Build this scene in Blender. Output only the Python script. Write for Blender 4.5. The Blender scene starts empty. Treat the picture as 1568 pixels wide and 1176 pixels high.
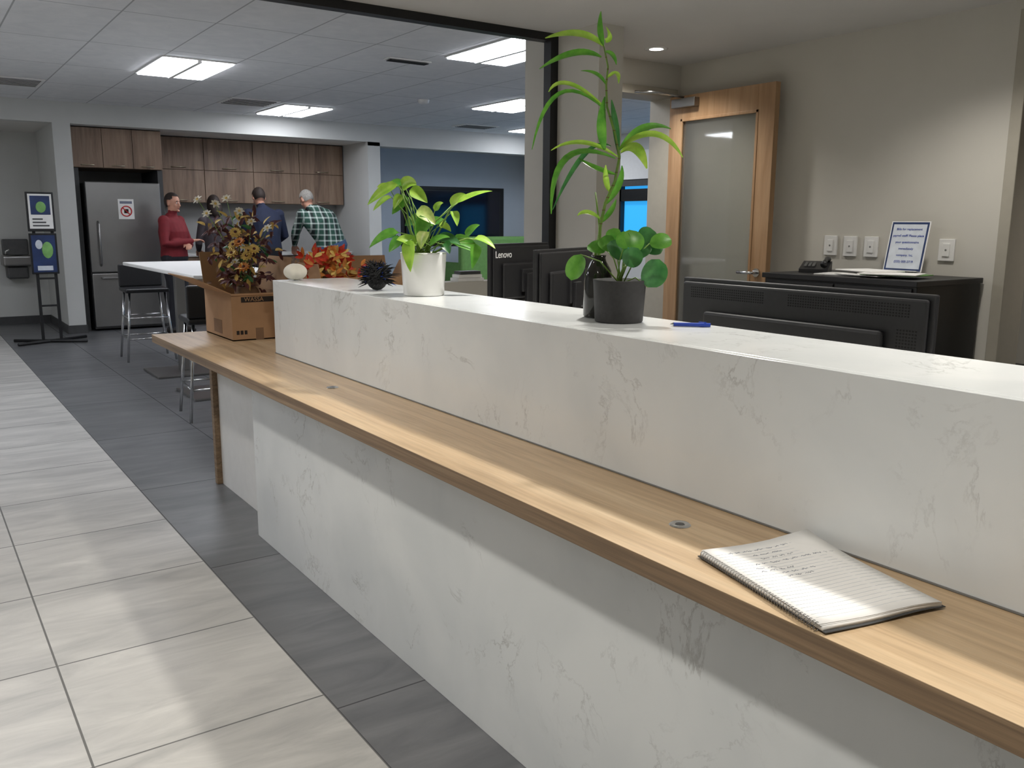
import bpy, bmesh, math, random
import numpy as np
from mathutils import Vector, Matrix
random.seed(7)
V=Vector
scene=bpy.context.scene
# ------------------------------------------------------------------ materials
def lin(c):
    return tuple(((x/255)/12.92 if x/255<=0.04045 else ((x/255+0.055)/1.055)**2.4) for x in c)
def newmat(name):
    m=bpy.data.materials.new(name); m.use_nodes=True
    nt=m.node_tree; b=nt.nodes['Principled BSDF']; return m,nt,b
def N(nt,t,**kw):
    n=nt.nodes.new(t)
    for k,v in kw.items(): setattr(n,k,v)
    return n
def mapping(nt,scale=(1,1,1),rot=(0,0,0),loc=(0,0,0)):
    tc=N(nt,'ShaderNodeNewGeometry'); mp=N(nt,'ShaderNodeMapping')
    mp.inputs['Scale'].default_value=scale; mp.inputs['Rotation'].default_value=rot; mp.inputs['Location'].default_value=loc
    nt.links.new(tc.outputs['Position'],mp.inputs['Vector']); return mp
def noise(nt,mp,scale,detail=4,rough=.5,dist=0):
    n=N(nt,'ShaderNodeTexNoise'); n.inputs['Scale'].default_value=scale; n.inputs['Detail'].default_value=detail
    n.inputs['Roughness'].default_value=rough; n.inputs['Distortion'].default_value=dist
    nt.links.new(mp.outputs[0],n.inputs['Vector']); return n
def ramp(nt,src,stops):
    r=N(nt,'ShaderNodeValToRGB'); e=r.color_ramp.elements
    e[0].position,e[0].color=stops[0][0],(*stops[0][1],1)
    e[1].position,e[1].color=stops[-1][0],(*stops[-1][1],1)
    for p,c in stops[1:-1]:
        k=e.new(p); k.color=(*c,1)
    nt.links.new(src,r.inputs[0]); return r
def mix(nt,fac,a,b,mode='MIX'):
    m=N(nt,'ShaderNodeMix'); m.data_type='RGBA'; m.blend_type=mode
    for s,v in ((m.inputs[0],fac),(m.inputs[6],a),(m.inputs[7],b)):
        if hasattr(v,'links') or hasattr(v,'is_output'): nt.links.new(v,s)
        elif isinstance(v,(int,float)): s.default_value=v
        else: s.default_value=(*v,1)
    return m.outputs[2]
def mat(name,c,rough=.5,metal=0,vary=.08,scale=20,spec=.5,trans=0,emit=0,bump=0,coat=0):
    m,nt,b=newmat(name); c=lin(c)
    mp=mapping(nt); n=noise(nt,mp,scale)
    r=ramp(nt,n.outputs[0],[(.3,tuple(x*(1-vary) for x in c)),(.7,tuple(min(1,x*(1+vary)) for x in c))])
    nt.links.new(r.outputs[0],b.inputs['Base Color'])
    b.inputs['Roughness'].default_value=rough; b.inputs['Metallic'].default_value=metal
    b.inputs['Specular IOR Level'].default_value=spec
    b.inputs['Transmission Weight'].default_value=trans
    b.inputs['Coat Weight'].default_value=coat
    if emit:
        nt.links.new(r.outputs[0],b.inputs['Emission Color']); b.inputs['Emission Strength'].default_value=emit
    if bump:
        bp=N(nt,'ShaderNodeBump'); bp.inputs['Strength'].default_value=bump; bp.inputs['Distance'].default_value=.002
        nt.links.new(n.outputs[0],bp.inputs['Height']); nt.links.new(bp.outputs[0],b.inputs['Normal'])
    return m
def leafmat(name,c,c2,vary=.12):
    m,nt,b=newmat(name); mp=mapping(nt); n=noise(nt,mp,35,3)
    c=lin(c); c2=lin(c2)
    r=ramp(nt,n.outputs[0],[(.32,c),(.68,c2)])
    nt.links.new(r.outputs[0],b.inputs['Base Color']); b.inputs['Roughness'].default_value=.38
    tr=N(nt,'ShaderNodeBsdfTranslucent'); nt.links.new(r.outputs[0],tr.inputs[0])
    ms=N(nt,'ShaderNodeMixShader'); ms.inputs[0].default_value=.3
    out=nt.nodes['Material Output']; nt.links.new(b.outputs[0],ms.inputs[1]); nt.links.new(tr.outputs[0],ms.inputs[2]); nt.links.new(ms.outputs[0],out.inputs[0])
    return m
def wood(name,c1,c2,c3,scale,rough=.45,dark=.8):
    m,nt,b=newmat(name); mp=mapping(nt,scale)
    n1=noise(nt,mp,1,6,.6,.6); n2=noise(nt,mp,4,3,.6,.2)
    r1=ramp(nt,n1.outputs[0],[(.3,lin(c1)),(.5,lin(c2)),(.72,lin(c3))])
    r2=ramp(nt,n2.outputs[0],[(.35,(dark,dark,dark)),(.6,(1,1,1))])
    o=mix(nt,.7,r1.outputs[0],r2.outputs[0],'MULTIPLY')
    nt.links.new(o,b.inputs['Base Color']); b.inputs['Roughness'].default_value=rough
    return m
def marble(name):
    m,nt,b=newmat(name); mp=mapping(nt,(1,1.15,1),(.4,.3,.5))
    n=noise(nt,mp,3.4,9,.66,.5); msk=noise(nt,mp,4.2,3,.5,0); cl=noise(nt,mp,2.2,4,.5,.4); fine=noise(nt,mp,26,4,.6,0)
    r=ramp(nt,n.outputs[0],[(.482,(0,0,0)),(.5,(1,1,1)),(.513,(0,0,0))])
    r2=ramp(nt,msk.outputs[0],[(.47,(0,0,0)),(.63,(1,1,1))])
    r3=ramp(nt,fine.outputs[0],[(.35,(.2,.2,.2)),(.6,(1,1,1))])
    f=N(nt,'ShaderNodeMath',operation='MULTIPLY'); nt.links.new(r.outputs[0],f.inputs[0]); nt.links.new(r2.outputs[0],f.inputs[1])
    f2=N(nt,'ShaderNodeMath',operation='MULTIPLY'); nt.links.new(f.outputs[0],f2.inputs[0]); nt.links.new(r3.outputs[0],f2.inputs[1])
    g=N(nt,'ShaderNodeMath',operation='MULTIPLY'); nt.links.new(f2.outputs[0],g.inputs[0]); g.inputs[1].default_value=.5
    base=ramp(nt,cl.outputs[0],[(.35,lin((214,217,217))),(.6,lin((225,227,226)))])
    o=mix(nt,g.outputs[0],base.outputs[0],lin((134,131,126)))
    nt.links.new(o,b.inputs['Base Color']); b.inputs['Roughness'].default_value=.2; b.inputs['Specular IOR Level'].default_value=.45
    return m
def tile(name,cA,cB,cm,w,h,loc,rough,streak=(1.2,5,1),offset=0,mortar=.003,rot=.9,c2=.92):
    m,nt,b=newmat(name); mp=mapping(nt,loc=loc)
    br=N(nt,'ShaderNodeTexBrick'); br.offset=offset; br.squash=1
    br.inputs['Scale'].default_value=1; br.inputs['Brick Width'].default_value=w; br.inputs['Row Height'].default_value=h
    br.inputs['Mortar Size'].default_value=mortar; br.inputs['Mortar Smooth'].default_value=.1
    br.inputs['Color1'].default_value=(1,1,1,1); br.inputs['Color2'].default_value=(c2,c2,c2,1)
    br.inputs['Mortar'].default_value=(1,1,1,1)
    nt.links.new(mp.outputs[0],br.inputs['Vector'])
    m2=mapping(nt,streak,(0,0,rot)); n=noise(nt,m2,1.6,8,.62,.8)
    r=ramp(nt,n.outputs[0],[(.3,lin(cA)),(.7,lin(cB))])
    t=mix(nt,1,r.outputs[0],br.outputs['Color'],'MULTIPLY')
    o=mix(nt,br.outputs['Fac'],t,lin(cm))
    nt.links.new(o,b.inputs['Base Color'])
    rr=N(nt,'ShaderNodeMath',operation='MULTIPLY_ADD'); nt.links.new(br.outputs['Fac'],rr.inputs[0]); rr.inputs[1].default_value=.9-rough; rr.inputs[2].default_value=rough
    nt.links.new(rr.outputs[0],b.inputs['Roughness'])
    return m
def emis(name,c,s):
    m,nt,b=newmat(name); b.inputs['Base Color'].default_value=(*lin(c),1)
    b.inputs['Emission Color'].default_value=(*lin(c),1); b.inputs['Emission Strength'].default_value=s; return m
def plaid(name):
    m,nt,b=newmat(name); tc=N(nt,'ShaderNodeNewGeometry'); sp=N(nt,'ShaderNodeSeparateXYZ'); nt.links.new(tc.outputs['Position'],sp.inputs[0])
    def stripe(out,freq,th):
        a=N(nt,'ShaderNodeMath',operation='MULTIPLY'); nt.links.new(out,a.inputs[0]); a.inputs[1].default_value=freq
        f=N(nt,'ShaderNodeMath',operation='FRACT'); nt.links.new(a.outputs[0],f.inputs[0])
        g=N(nt,'ShaderNodeMath',operation='LESS_THAN'); nt.links.new(f.outputs[0],g.inputs[0]); g.inputs[1].default_value=th; return g.outputs[0]
    sx=stripe(sp.outputs[0],13,.26); sz=stripe(sp.outputs[2],13,.26)
    sx2=stripe(sp.outputs[0],6.5,.35); 
    ad=N(nt,'ShaderNodeMath',operation='ADD'); nt.links.new(sx,ad.inputs[0]); nt.links.new(sz,ad.inputs[1])
    hf=N(nt,'ShaderNodeMath',operation='MULTIPLY'); nt.links.new(ad.outputs[0],hf.inputs[0]); hf.inputs[1].default_value=.45
    b0=mix(nt,sx2,lin((38,74,62)),lin((22,36,34)))
    o=mix(nt,hf.outputs[0],b0,lin((195,206,198)))
    nt.links.new(o,b.inputs['Base Color']); b.inputs['Roughness'].default_value=.85; return m

M={}
M['marble']=marble('quartz_white')
M['oak']=wood('oak_ledge',(168,140,106),(194,166,130),(210,185,150),(22,1.1,22),.36)
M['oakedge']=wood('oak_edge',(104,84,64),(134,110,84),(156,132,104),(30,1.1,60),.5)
M['doorwood']=wood('door_maple',(156,120,84),(174,138,102),(186,152,116),(14,14,1.2),.45,.88)
M['cab']=wood('cabinet_laminate',(112,90,74),(144,119,99),(164,140,118),(9,9,.7),.5,.75)
M['wall']=mat('wall_paint',(204,204,200),.85,vary=.02,scale=3,bump=.05)
M['wallr']=mat('wall_paint_warm',(204,200,190),.85,vary=.02,scale=3,bump=.05)
M['wallblue']=mat('wall_paint_bluegrey',(186,196,208),.85,vary=.02,scale=3)
M['ceil']=mat('ceiling_drywall',(212,209,204),.9,vary=.02,scale=3)
M['ctile']=tile('ceiling_tile',(222,223,224),(234,234,234),(172,173,174),.61,1.22,(-.13,-.35,0),.9,(4,4,4),0,.006,c2=.97)
M['flight']=tile('floor_tile_light',(160,158,154),(200,197,191),(104,103,101),.61,.61,(-.27,-.38,0),.4,mortar=.0032,rot=.75)
M['fdark']=tile('floor_tile_dark',(88,89,91),(116,116,117),(68,68,70),.61,1.22,(-.88,-.9,0),.38,rot=.5)
M['black']=mat('black_metal',(22,22,23),.45,vary=.1)
M['blackpl']=mat('black_plastic',(28,28,30),.42,vary=.12,scale=60)
M['blackgloss']=mat('black_gloss',(10,11,14),.08,vary=.1)
M['vent']=mat('vent_hole_black',(6,6,6),.8)
M['steel']=mat('stainless_steel',(150,148,146),.32,.9,vary=.06,scale=4)
M['steeld']=mat('stainless_dark',(92,92,92),.4,.8)
M['chrome']=mat('chrome',(200,200,200),.18,1)
M['white']=mat('white_plastic',(232,231,228),.4,vary=.02)
M['ceramic']=mat('white_ceramic',(238,237,234),.25,vary=.02,coat=.3)
M['charcoal']=mat('charcoal_pot',(58,57,57),.75,vary=.12,scale=80)
M['soil']=mat('potting_soil',(52,38,28),.95,vary=.4,scale=90,bump=.6)
M['greytrim']=mat('grey_trim',(120,120,118),.6)
M['jamb']=mat('beige_jamb',(168,162,148),.6,vary=.03)
M['dgrey']=mat('dark_grey_panel',(70,70,70),.6)
M['paper']=mat('paper',(242,240,236),.8,vary=.02)
M['ink']=mat('ink_grey',(120,124,140),.8)
M['rule']=mat('ruled_line',(206,212,220),.8)
M['card']=mat('cardboard',(166,130,96),.85,vary=.06,scale=12)
M['cardd']=mat('cardboard_inside',(126,98,74),.9,vary=.08,scale=12)
M['print']=mat('box_print_black',(34,28,24),.8)
M['leaf']=leafmat('leaf_green',(74,138,44),(108,168,62))
M['leafl']=leafmat('leaf_lime',(140,190,60),(178,212,88))
M['leafd']=leafmat('leaf_dark',(44,98,50),(70,128,66))
M['leafv']=leafmat('leaf_variegated',(150,186,80),(214,222,140))
M['stem']=mat('stem_green',(118,152,66),.5,vary=.2)
M['stemb']=mat('stem_brown',(110,84,56),.7,vary=.2)
M['glassd']=mat('dark_glass_bottle',(52,50,46),.08,vary=.1,trans=.45)
M['pebble']=mat('pebbles',(96,82,70),.6,vary=.4,scale=120)
M['frost']=mat('door_glass',(240,241,236),.03,vary=.01,scale=3,spec=.9,trans=.92)
M['troffer']=emis('troffer_lens',(242,246,255),17)
M['down']=emis('downlight_lens',(255,250,240),14)
M['dusk']=emis('dusk_window_glass',(46,150,215),1.1)
M['screen']=mat('tv_screen',(14,17,32),.12,vary=.5,scale=1.5)
M['bluepen']=mat('blue_plastic',(30,62,160),.3)
M['burg']=mat('burgundy_leaf',(86,38,36),.6,vary=.3,scale=40)
M['orange']=mat('orange_petal',(214,136,62),.6,vary=.2,scale=50)
M['yellow']=mat('yellow_petal',(228,196,112),.6,vary=.2,scale=50)
M['redleaf']=mat('red_autumn_leaf',(200,56,28),.6,vary=.25,scale=50)
M['petalw']=mat('white_petal',(244,240,226),.6,vary=.04)
M['pumpkin']=mat('pumpkin_white',(234,228,214),.55,vary=.05)
M['feather']=mat('black_feather',(14,14,16),.8)
M['green']=mat('green_upholstery',(112,156,84),.8)
M['backsplash']=mat('backsplash',(166,166,164),.6,vary=.05,scale=6)
M['brass']=mat('handle_metal',(196,184,160),.3,.9)
M['red']=mat('prohibition_red',(200,30,30),.5)
M['bluep']=mat('poster_blue',(34,54,98),.5,vary=.3,scale=9)
M['greenp']=mat('poster_green',(120,170,96),.5,vary=.3,scale=9)
M['skin']=mat('skin',(205,150,125),.55,vary=.06,scale=15)
M['hairg']=mat('hair_grey',(150,145,138),.8,vary=.3,scale=90)
M['hairb']=mat('hair_dark_brown',(44,32,26),.7,vary=.35,scale=90)
M['maroon']=mat('maroon_jacket',(124,30,38),.8,vary=.1)
M['navy']=mat('navy_sweater',(26,34,58),.85,vary=.12)
M['denim']=mat('denim',(62,84,116),.85,vary=.2,scale=60)
M['dpants']=mat('dark_trousers',(34,34,40),.85)
M['plaid']=plaid('plaid_shirt')
M['shoe']=mat('shoe_leather',(36,30,26),.5)
M['lips']=mat('lips',(160,84,78),.5)
M['eye']=mat('eye_dark',(30,24,22),.2)
M['greytop']=mat('grey_blouse',(74,66,70),.85)

# ------------------------------------------------------------------ mesh builder
def unitframe(d):
    d=d.normalized(); a=V((0,0,1)) if abs(d.z)<.95 else V((1,0,0))
    x=d.cross(a).normalized(); y=x.cross(d).normalized(); return x,y
class MB:
    def __init__(s,name): s.name=name; s.v=[];s.f=[];s.m=[];s.sm=[];s.mats=[]; s.T=Matrix.Identity(4)
    def add(s,vs,fs,m,smooth=False):
        if isinstance(m,str): m=M[m]
        if m not in s.mats: s.mats.append(m)
        i=s.mats.index(m); o=len(s.v); s.v+=[s.T@V(v) for v in vs]
        for f in fs: s.f.append([o+k for k in f]); s.m.append(i); s.sm.append(smooth)
    def box(s,a,b,m,bev=0,seg=2,R=None):
        bm=bmesh.new(); bmesh.ops.create_cube(bm,size=1)
        d=[abs(b[i]-a[i]) for i in range(3)]; c=V([(a[i]+b[i])/2 for i in range(3)])
        for v in bm.verts: v.co=V((v.co.x*d[0],v.co.y*d[1],v.co.z*d[2]))
        if bev: bmesh.ops.bevel(bm,geom=bm.edges[:],offset=min(bev,min(d)*.45),segments=seg,profile=.5,affect='EDGES')
        if R is not None:
            for v in bm.verts: v.co=R@v.co
        bm.verts.ensure_lookup_table()
        vs=[v.co+c for v in bm.verts]; fs=[[v.index for v in f.verts] for f in bm.faces]; bm.free()
        s.add(vs,fs,m)
    def cyl(s,p0,p1,r0,r1,m,n=20,smooth=True):
        p0=V(p0);p1=V(p1); x,y=unitframe(p1-p0); vs=[];fs=[]
        for p,r in((p0,r0),(p1,r1)):
            for i in range(n):
                t=2*math.pi*i/n; vs.append(p+x*math.cos(t)*r+y*math.sin(t)*r)
        for i in range(n): fs.append([i,(i+1)%n,n+(i+1)%n,n+i])
        s.add(vs,fs,m,smooth)
        s.add(vs[:n],[list(range(n))],m); s.add(vs[n:],[list(range(n))],m)
    def lathe(s,c,prof,m,n=32,smooth=True):
        c=V(c); vs=[];fs=[]
        for r,z in prof:
            for i in range(n):
                t=2*math.pi*i/n; vs.append(c+V((math.cos(t)*r,math.sin(t)*r,z)))
        for k in range(len(prof)-1):
            for i in range(n): fs.append([k*n+i,k*n+(i+1)%n,(k+1)*n+(i+1)%n,(k+1)*n+i])
        s.add(vs,fs,m,smooth)
    def tube(s,pts,rad,m,n=8,smooth=True):
        pts=[V(p) for p in pts]
        if not isinstance(rad,(list,tuple)): rad=[rad]*len(pts)
        vs=[];fs=[]; px=None
        for k,p in enumerate(pts):
            d=(pts[min(k+1,len(pts)-1)]-pts[max(k-1,0)]).normalized()
            if px is None: x,y=unitframe(d)
            else:
                x=(px-d*px.dot(d)).normalized(); y=x.cross(d)
            px=x
            for i in range(n):
                t=2*math.pi*i/n; vs.append(p+(x*math.cos(t)+y*math.sin(t))*rad[k])
        L=len(pts)
        for k in range(L-1):
            for i in range(n): fs.append([k*n+i,k*n+(i+1)%n,(k+1)*n+(i+1)%n,(k+1)*n+i])
        fs.append(list(range(n))); fs.append([(L-1)*n+i for i in range(n)])
        s.add(vs,fs,m,smooth)
    def etube(s,pts,rads,xax,m,n=20):
        pts=[V(p) for p in pts]; vs=[];fs=[]
        for k,p in enumerate(pts):
            d=(pts[min(k+1,len(pts)-1)]-pts[max(k-1,0)]).normalized()
            x=V(xax); x=(x-d*x.dot(d)).normalized(); y=d.cross(x)
            for i in range(n):
                t=2*math.pi*i/n; vs.append(p+x*math.cos(t)*rads[k][0]+y*math.sin(t)*rads[k][1])
        L=len(pts)
        for k in range(L-1):
            for i in range(n): fs.append([k*n+i,k*n+(i+1)%n,(k+1)*n+(i+1)%n,(k+1)*n+i])
        fs.append(list(range(n))); fs.append([(L-1)*n+i for i in range(n)])
        s.add(vs,fs,m,True)
    def ell(s,c,r,m,n=16,k=10,R=None,keep=None,rib=0):
        c=V(c); vs=[];fs=[]
        if not isinstance(r,(tuple,list)): r=(r,r,r)
        for j in range(k+1):
            ph=math.pi*j/k
            for i in range(n):
                t=2*math.pi*i/n; q=1+rib*math.cos(t*8)
                d=V((math.sin(ph)*math.cos(t)*r[0]*q,math.sin(ph)*math.sin(t)*r[1]*q,math.cos(ph)*r[2]))
                if R is not None: d=R@d
                vs.append(c+d)
        for j in range(k):
            for i in range(n):
                if keep:
                    ph=math.pi*(j+.5)/k; t=2*math.pi*(i+.5)/n
                    if not keep(math.sin(ph)*math.cos(t),math.sin(ph)*math.sin(t),math.cos(ph)): continue
                fs.append([j*n+i,(j+1)*n+i,(j+1)*n+(i+1)%n,j*n+(i+1)%n])
        s.add(vs,fs,m,True)
    def leaf(s,p0,p1,p2,w,m,nrm=(0,-.3,1),fold=.15,shape='lance',k=9):
        p0,p1,p2=V(p0),V(p1),V(p2); vs=[];fs=[]; nrm=V(nrm).normalized()
        for i in range(k+1):
            t=i/k; p=p0*(1-t)**2+p1*2*t*(1-t)+p2*t*t
            d=((p1-p0)*(1-t)+(p2-p1)*t)
            if d.length<1e-6: d=p2-p0
            d.normalize(); sd=d.cross(nrm)
            if sd.length<1e-4: sd=d.cross(V((1,0,0)))
            sd.normalize(); up=sd.cross(d)
            if shape=='lance': ww=math.sin(math.pi*min(1,t*.93+.04))**.8*(1-.25*t)
            elif shape=='round': ww=math.sqrt(max(0,1-(2*t-1)**2))
            else: ww=(math.sin(math.pi*(t**.62)))**.75 if 0<t<1 else 0
            ww=max(ww,.03)*w/2
            vs+=[p-sd*ww+up*ww*fold*2, p-sd*ww*.5+up*ww*fold*.6, p, p+sd*ww*.5+up*ww*fold*.6, p+sd*ww+up*ww*fold*2]
        for i in range(k):
            for j in range(4): fs.append([i*5+j,i*5+j+1,(i+1)*5+j+1,(i+1)*5+j])
        s.add(vs,fs,m,True)
    def build(s,parent=None,bevel=0,recalc=True):
        lo=V([min(v[i] for v in s.v) for i in range(3)]); hi=V([max(v[i] for v in s.v) for i in range(3)])
        o=V(((lo.x+hi.x)/2,(lo.y+hi.y)/2,lo.z))
        me=bpy.data.meshes.new(s.name); me.from_pydata([v-o for v in s.v],[],s.f)
        for m in s.mats: me.materials.append(m)
        me.polygons.foreach_set('material_index',s.m); me.polygons.foreach_set('use_smooth',s.sm); me.update()
        if recalc:
            bm=bmesh.new(); bm.from_mesh(me); bmesh.ops.recalc_face_normals(bm,faces=bm.faces); bm.to_mesh(me); bm.free()
        ob=bpy.data.objects.new(s.name,me); scene.collection.objects.link(ob); ob.location=o
        if bevel:
            b=ob.modifiers.new('bevel','BEVEL'); b.width=bevel; b.segments=2; b.limit_method='ANGLE'
        if parent is not None: setparent(ob,parent)
        return ob
def setparent(ch,par):
    ch.parent=par; ch.matrix_parent_inverse=Matrix.Translation(par.location).inverted()
def text(name,body,size,M4,m,parent,align='LEFT'):
    cu=bpy.data.curves.new(name,'FONT'); cu.body=body; cu.size=size; cu.align_x=align; cu.extrude=.0004
    t=bpy.data.objects.new(name,cu); scene.collection.objects.link(t)
    dg=bpy.context.evaluated_depsgraph_get(); me=bpy.data.meshes.new_from_object(t.evaluated_get(dg))
    bpy.data.objects.remove(t); ob=bpy.data.objects.new(name,me); me.materials.clear(); me.materials.append(M[m])
    scene.collection.objects.link(ob); ob.matrix_world=M4
    if parent is not None:
        ob.parent=parent; ob.matrix_parent_inverse=Matrix.Translation(parent.location).inverted()
    return ob
def frame(o,x,y):
    x=V(x).normalized(); y=V(y).normalized(); z=x.cross(y)
    return Matrix(((x.x,y.x,z.x,o[0]),(x.y,y.y,z.y,o[1]),(x.z,y.z,z.z,o[2]),(0,0,0,1)))
def simple(name,boxes,bev=0,bevel=0):
    b=MB(name)
    for a,c,m in boxes: b.box(a,c,m,bev)
    return b.build(bevel=bevel)

# ------------------------------------------------------------------ room shell
CZ=2.45; TZ=2.69
f=MB('floor'); f.box((-3.2,-2.6,-.1),(.88,13.3,0),'flight'); f.box((.88,-2.6,-.1),(9.6,13.3,0),'fdark'); f.build()
simple('ceiling',[((-3.2,-2.6,CZ),(3.36,4.47,CZ+.1),'ceil'),((3.36,-2.6,CZ),(7.5,4.71,CZ+.1),'ceil')])
simple('ceiling.001',[((-3.2,4.47,TZ),(9.6,13.3,TZ+.1),'ctile')])
simple('wall_bulkhead',[((-3.2,4.43,CZ),(3.36,4.5,TZ),'wall')])
simple('trim_1',[((-3.2,4.38,2.405),(3.36,4.45,CZ),'black'),((3.305,4.38,0),(3.36,4.45,2.405),'black')])
simple('wall_left',[((-3.3,-2.6,0),(-3.2,13.3,TZ),'wall')])
simple('wall_back',[((-3.3,-2.7,0),(7.5,-2.6,TZ),'wall')])
simple('wall_column',[((3.36,4.0,0),(3.54,4.72,TZ),'wallr')])
simple('wall_door',[((3.54,4.71,0),(3.66,4.9,TZ),'wallr'),((3.66,4.71,2.25),(4.64,4.9,TZ),'wallr'),((4.64,4.71,0),(4.9,4.9,TZ),'wallr')])
simple('wall_right',[((4.72,2.36,0),(4.9,4.71,CZ),'wallr'),((4.72,-2.6,2.4),(4.9,2.36,CZ),'wallr')])
simple('trim_2',[((4.70,2.30,0),(4.92,2.36,2.4),'jamb')],bev=.004)
simple('wall_side_room',[((6.9,-2.6,0),(7.0,4.71,CZ),'wallr'),((4.9,4.71,0),(6.9,4.9,TZ),'wallr')])
simple('wall_knee',[((2.28,4.38,0),(3.305,4.5,1.0),'wallr')])
simple('wall_kitchen',[((-3.2,11.6,2.45),(5.55,11.75,TZ),'wall'),((5.55,11.6,2.40),(9.6,11.75,TZ),'wall'),
  ((1.58,11.6,0),(1.77,13.1,2.45),'wall'),((5.55,11.6,0),(5.74,13.0,2.45),'wall'),
  ((1.77,12.76,0),(5.55,12.9,2.45),'backsplash')])
simple('wall_far_left',[((-3.2,13.1,0),(1.58,13.2,2.6),'wall')])
simple('wall_tv',[((5.74,13.0,0),(9.6,13.1,2.6),'wallblue')])
simple('ceiling_soffit',[((-3.2,11.75,2.45),(5.74,13.2,2.55),'ceil'),((5.74,11.75,2.5),(9.6,13.2,2.6),'ceil')])
simple('wall_window',[((9.3,4.9,0),(9.4,13.0,.9),'wall'),((9.3,4.9,2.35),(9.4,13.0,TZ),'wall'),((9.3,4.9,.9),(9.4,7.0,2.35),'wall'),((9.3,11.6,.9),(9.4,13.0,2.35),'wall'),((4.9,4.9,0),(9.4,5.0,TZ),'wall')])
w=MB('window_1'); w.box((9.36,7.0,.9),(9.38,11.6,2.35),'dusk')
for y in (7.0,8.15,9.3,10.45,11.55): w.box((9.28,y,.9),(9.36,y+.06,2.35),'black')
w.box((9.28,7.0,1.68),(9.355,11.6,1.86),'black'); w.box((9.28,7.0,.88),(9.355,11.6,.94),'black')
w.box((9.22,7.0,2.0),(9.27,11.6,2.42),'white'); w.box((9.24,7.0,1.9),(9.26,11.6,2.0),'dgrey'); w.build()
simple('baseboard_left',[((-3.2,13.08,0),(1.58,13.1,.1),'dgrey')])
simple('baseboard_pillar',[((1.57,11.585,0),(1.78,11.6,.1),'dgrey'),((1.565,11.59,0),(1.58,13.08,.1),'dgrey')])
d=MB('door_frame'); d.box((3.62,4.69,0),(3.68,4.91,2.25),'jamb',.003); d.box((4.62,4.69,0),(4.68,4.91,2.25),'jamb',.003); d.box((3.62,4.69,2.22),(4.68,4.91,2.28),'jamb',.003); d.build()
d=MB('door_1'); x0,x1=4.575,4.62; y0,y1=3.74,4.66; z1=2.215
d.box((x0,y0,.01),(x1,y0+.135,z1),'doorwood',.002); d.box((x0,y1-.12,.01),(x1,y1,z1),'doorwood',.002)
d.box((x0,y0+.135,2.05),(x1,y1-.12,z1),'doorwood',.002); d.box((x0,y0+.135,.01),(x1,y1-.12,.28),'doorwood',.002)
d.box((x0+.018,y0+.13,.27),(x1-.018,y1-.115,2.06),'frost')
for a,b in(((x0-.004,y0+.125,2.04),(x0+.01,y1-.11,2.06)),((x0-.004,y0+.125,.27),(x0+.01,y0+.145,2.06)),((x0-.004,y1-.13,.27),(x0+.01,y1-.11,2.06))): d.box(a,b,'doorwood',.003)
d.cyl((x0,y0+.07,1.03),(x0-.012,y0+.07,1.03),.028,.028,'chrome'); d.tube([(x0-.012,y0+.07,1.03),(x0-.05,y0+.07,1.03),(x0-.055,y0+.09,1.03),(x0-.055,y0+.19,1.03)],.0095,'chrome')
d.cyl((x0,y0+.07,.93),(x0-.015,y0+.07,.93),.02,.02,'chrome')
d.box((x0-.05,4.38,2.13),(x0,4.6,2.19),'steel',.004); d.tube([(x0-.03,4.5,2.2),(x0-.25,4.58,2.225),(x0-.33,4.67,2.23)],.009,'chrome')
for z in(.25,1.15,2.0): d.cyl((x1-.005,y1+.006,z-.05),(x1-.005,y1+.006,z+.05),.008,.008,'chrome')
d.build()

# ------------------------------------------------------------------ ceiling fixtures
def troffer(x,y):
    b=MB('ceiling_light_panel'); hx,hy=.29,.5
    b.box((x-hx-.015,y-hy-.015,TZ-.012),(x+hx+.015,y+hy+.015,TZ-.001),'white')
    for sx in(-1,1):
        xa,xb=sorted((x+sx*.02,x+sx*hx)); b.box((xa,y-hy,TZ-.022),(xb,y+hy,TZ-.012),'troffer')
    b.box((x-.018,y-hy,TZ-.03),(x+.018,y+hy,TZ-.012),'white'); b.build()
for p in((2.25,8.42),(4.16,10.75),(4.16,6.05),(6.07,8.7),(-1.4,6.0),(-1.4,9.2),(.3,6.2),(7.9,6.2),(7.9,10.6)): troffer(*p)
def downlight(x,y,P,ang=130,col=(1,.965,.905)):
    b=MB('recessed_downlight'); b.lathe((x,y,CZ),[(.045,-.004),(.062,-.006),(.075,-.004),(.075,.0)],'white'); b.cyl((x,y,CZ-.004),(x,y,CZ-.002),.05,.05,'down',smooth=False); ob=b.build()
    l=bpy.data.lights.new('downlight_lamp','SPOT'); l.energy=P; l.spot_size=math.radians(ang); l.spot_blend=.8; l.shadow_soft_size=.06; l.color=col
    o=bpy.data.objects.new('downlight_lamp',l); scene.collection.objects.link(o); o.location=(x,y,CZ-.03); setparent(o,ob)
downlight(4.14,4.36,50)
downlight(4.0,2.3,46)
for y in(.4,2.8): downlight(.1,y,92)
for y in(.5,2.4): downlight(2.2,y,135)
downlight(-2.0,1.6,105)
downlight(5.9,1.8,90)  # unseen lamp added to brighten the side room
def vent(x,y,dx,dy,dark=False):
    b=MB('ceiling_air_vent'); b.box((x-dx,y-dy,TZ-.012),(x+dx,y+dy,TZ-.001),'white',.003)
    n=6
    for i in range(n):
        yy=y-dy+.03+(2*dy-.06)*(i+.5)/n; b.box((x-dx+.03,yy-.008,TZ-.018),(x+dx-.03,yy+.008,TZ-.012),'greytrim')
    if dark: b.box((x-dx+.02,y-dy+.02,TZ-.022),(x+dx-.02,y+dy-.02,TZ-.017),'vent')
    b.build()
vent(3.69,6.9,.2,.06,True); vent(3.45,10.3,.28,.28); vent(1.05,10.2,.28,.28); vent(6.9,10.9,.28,.2)
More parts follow.
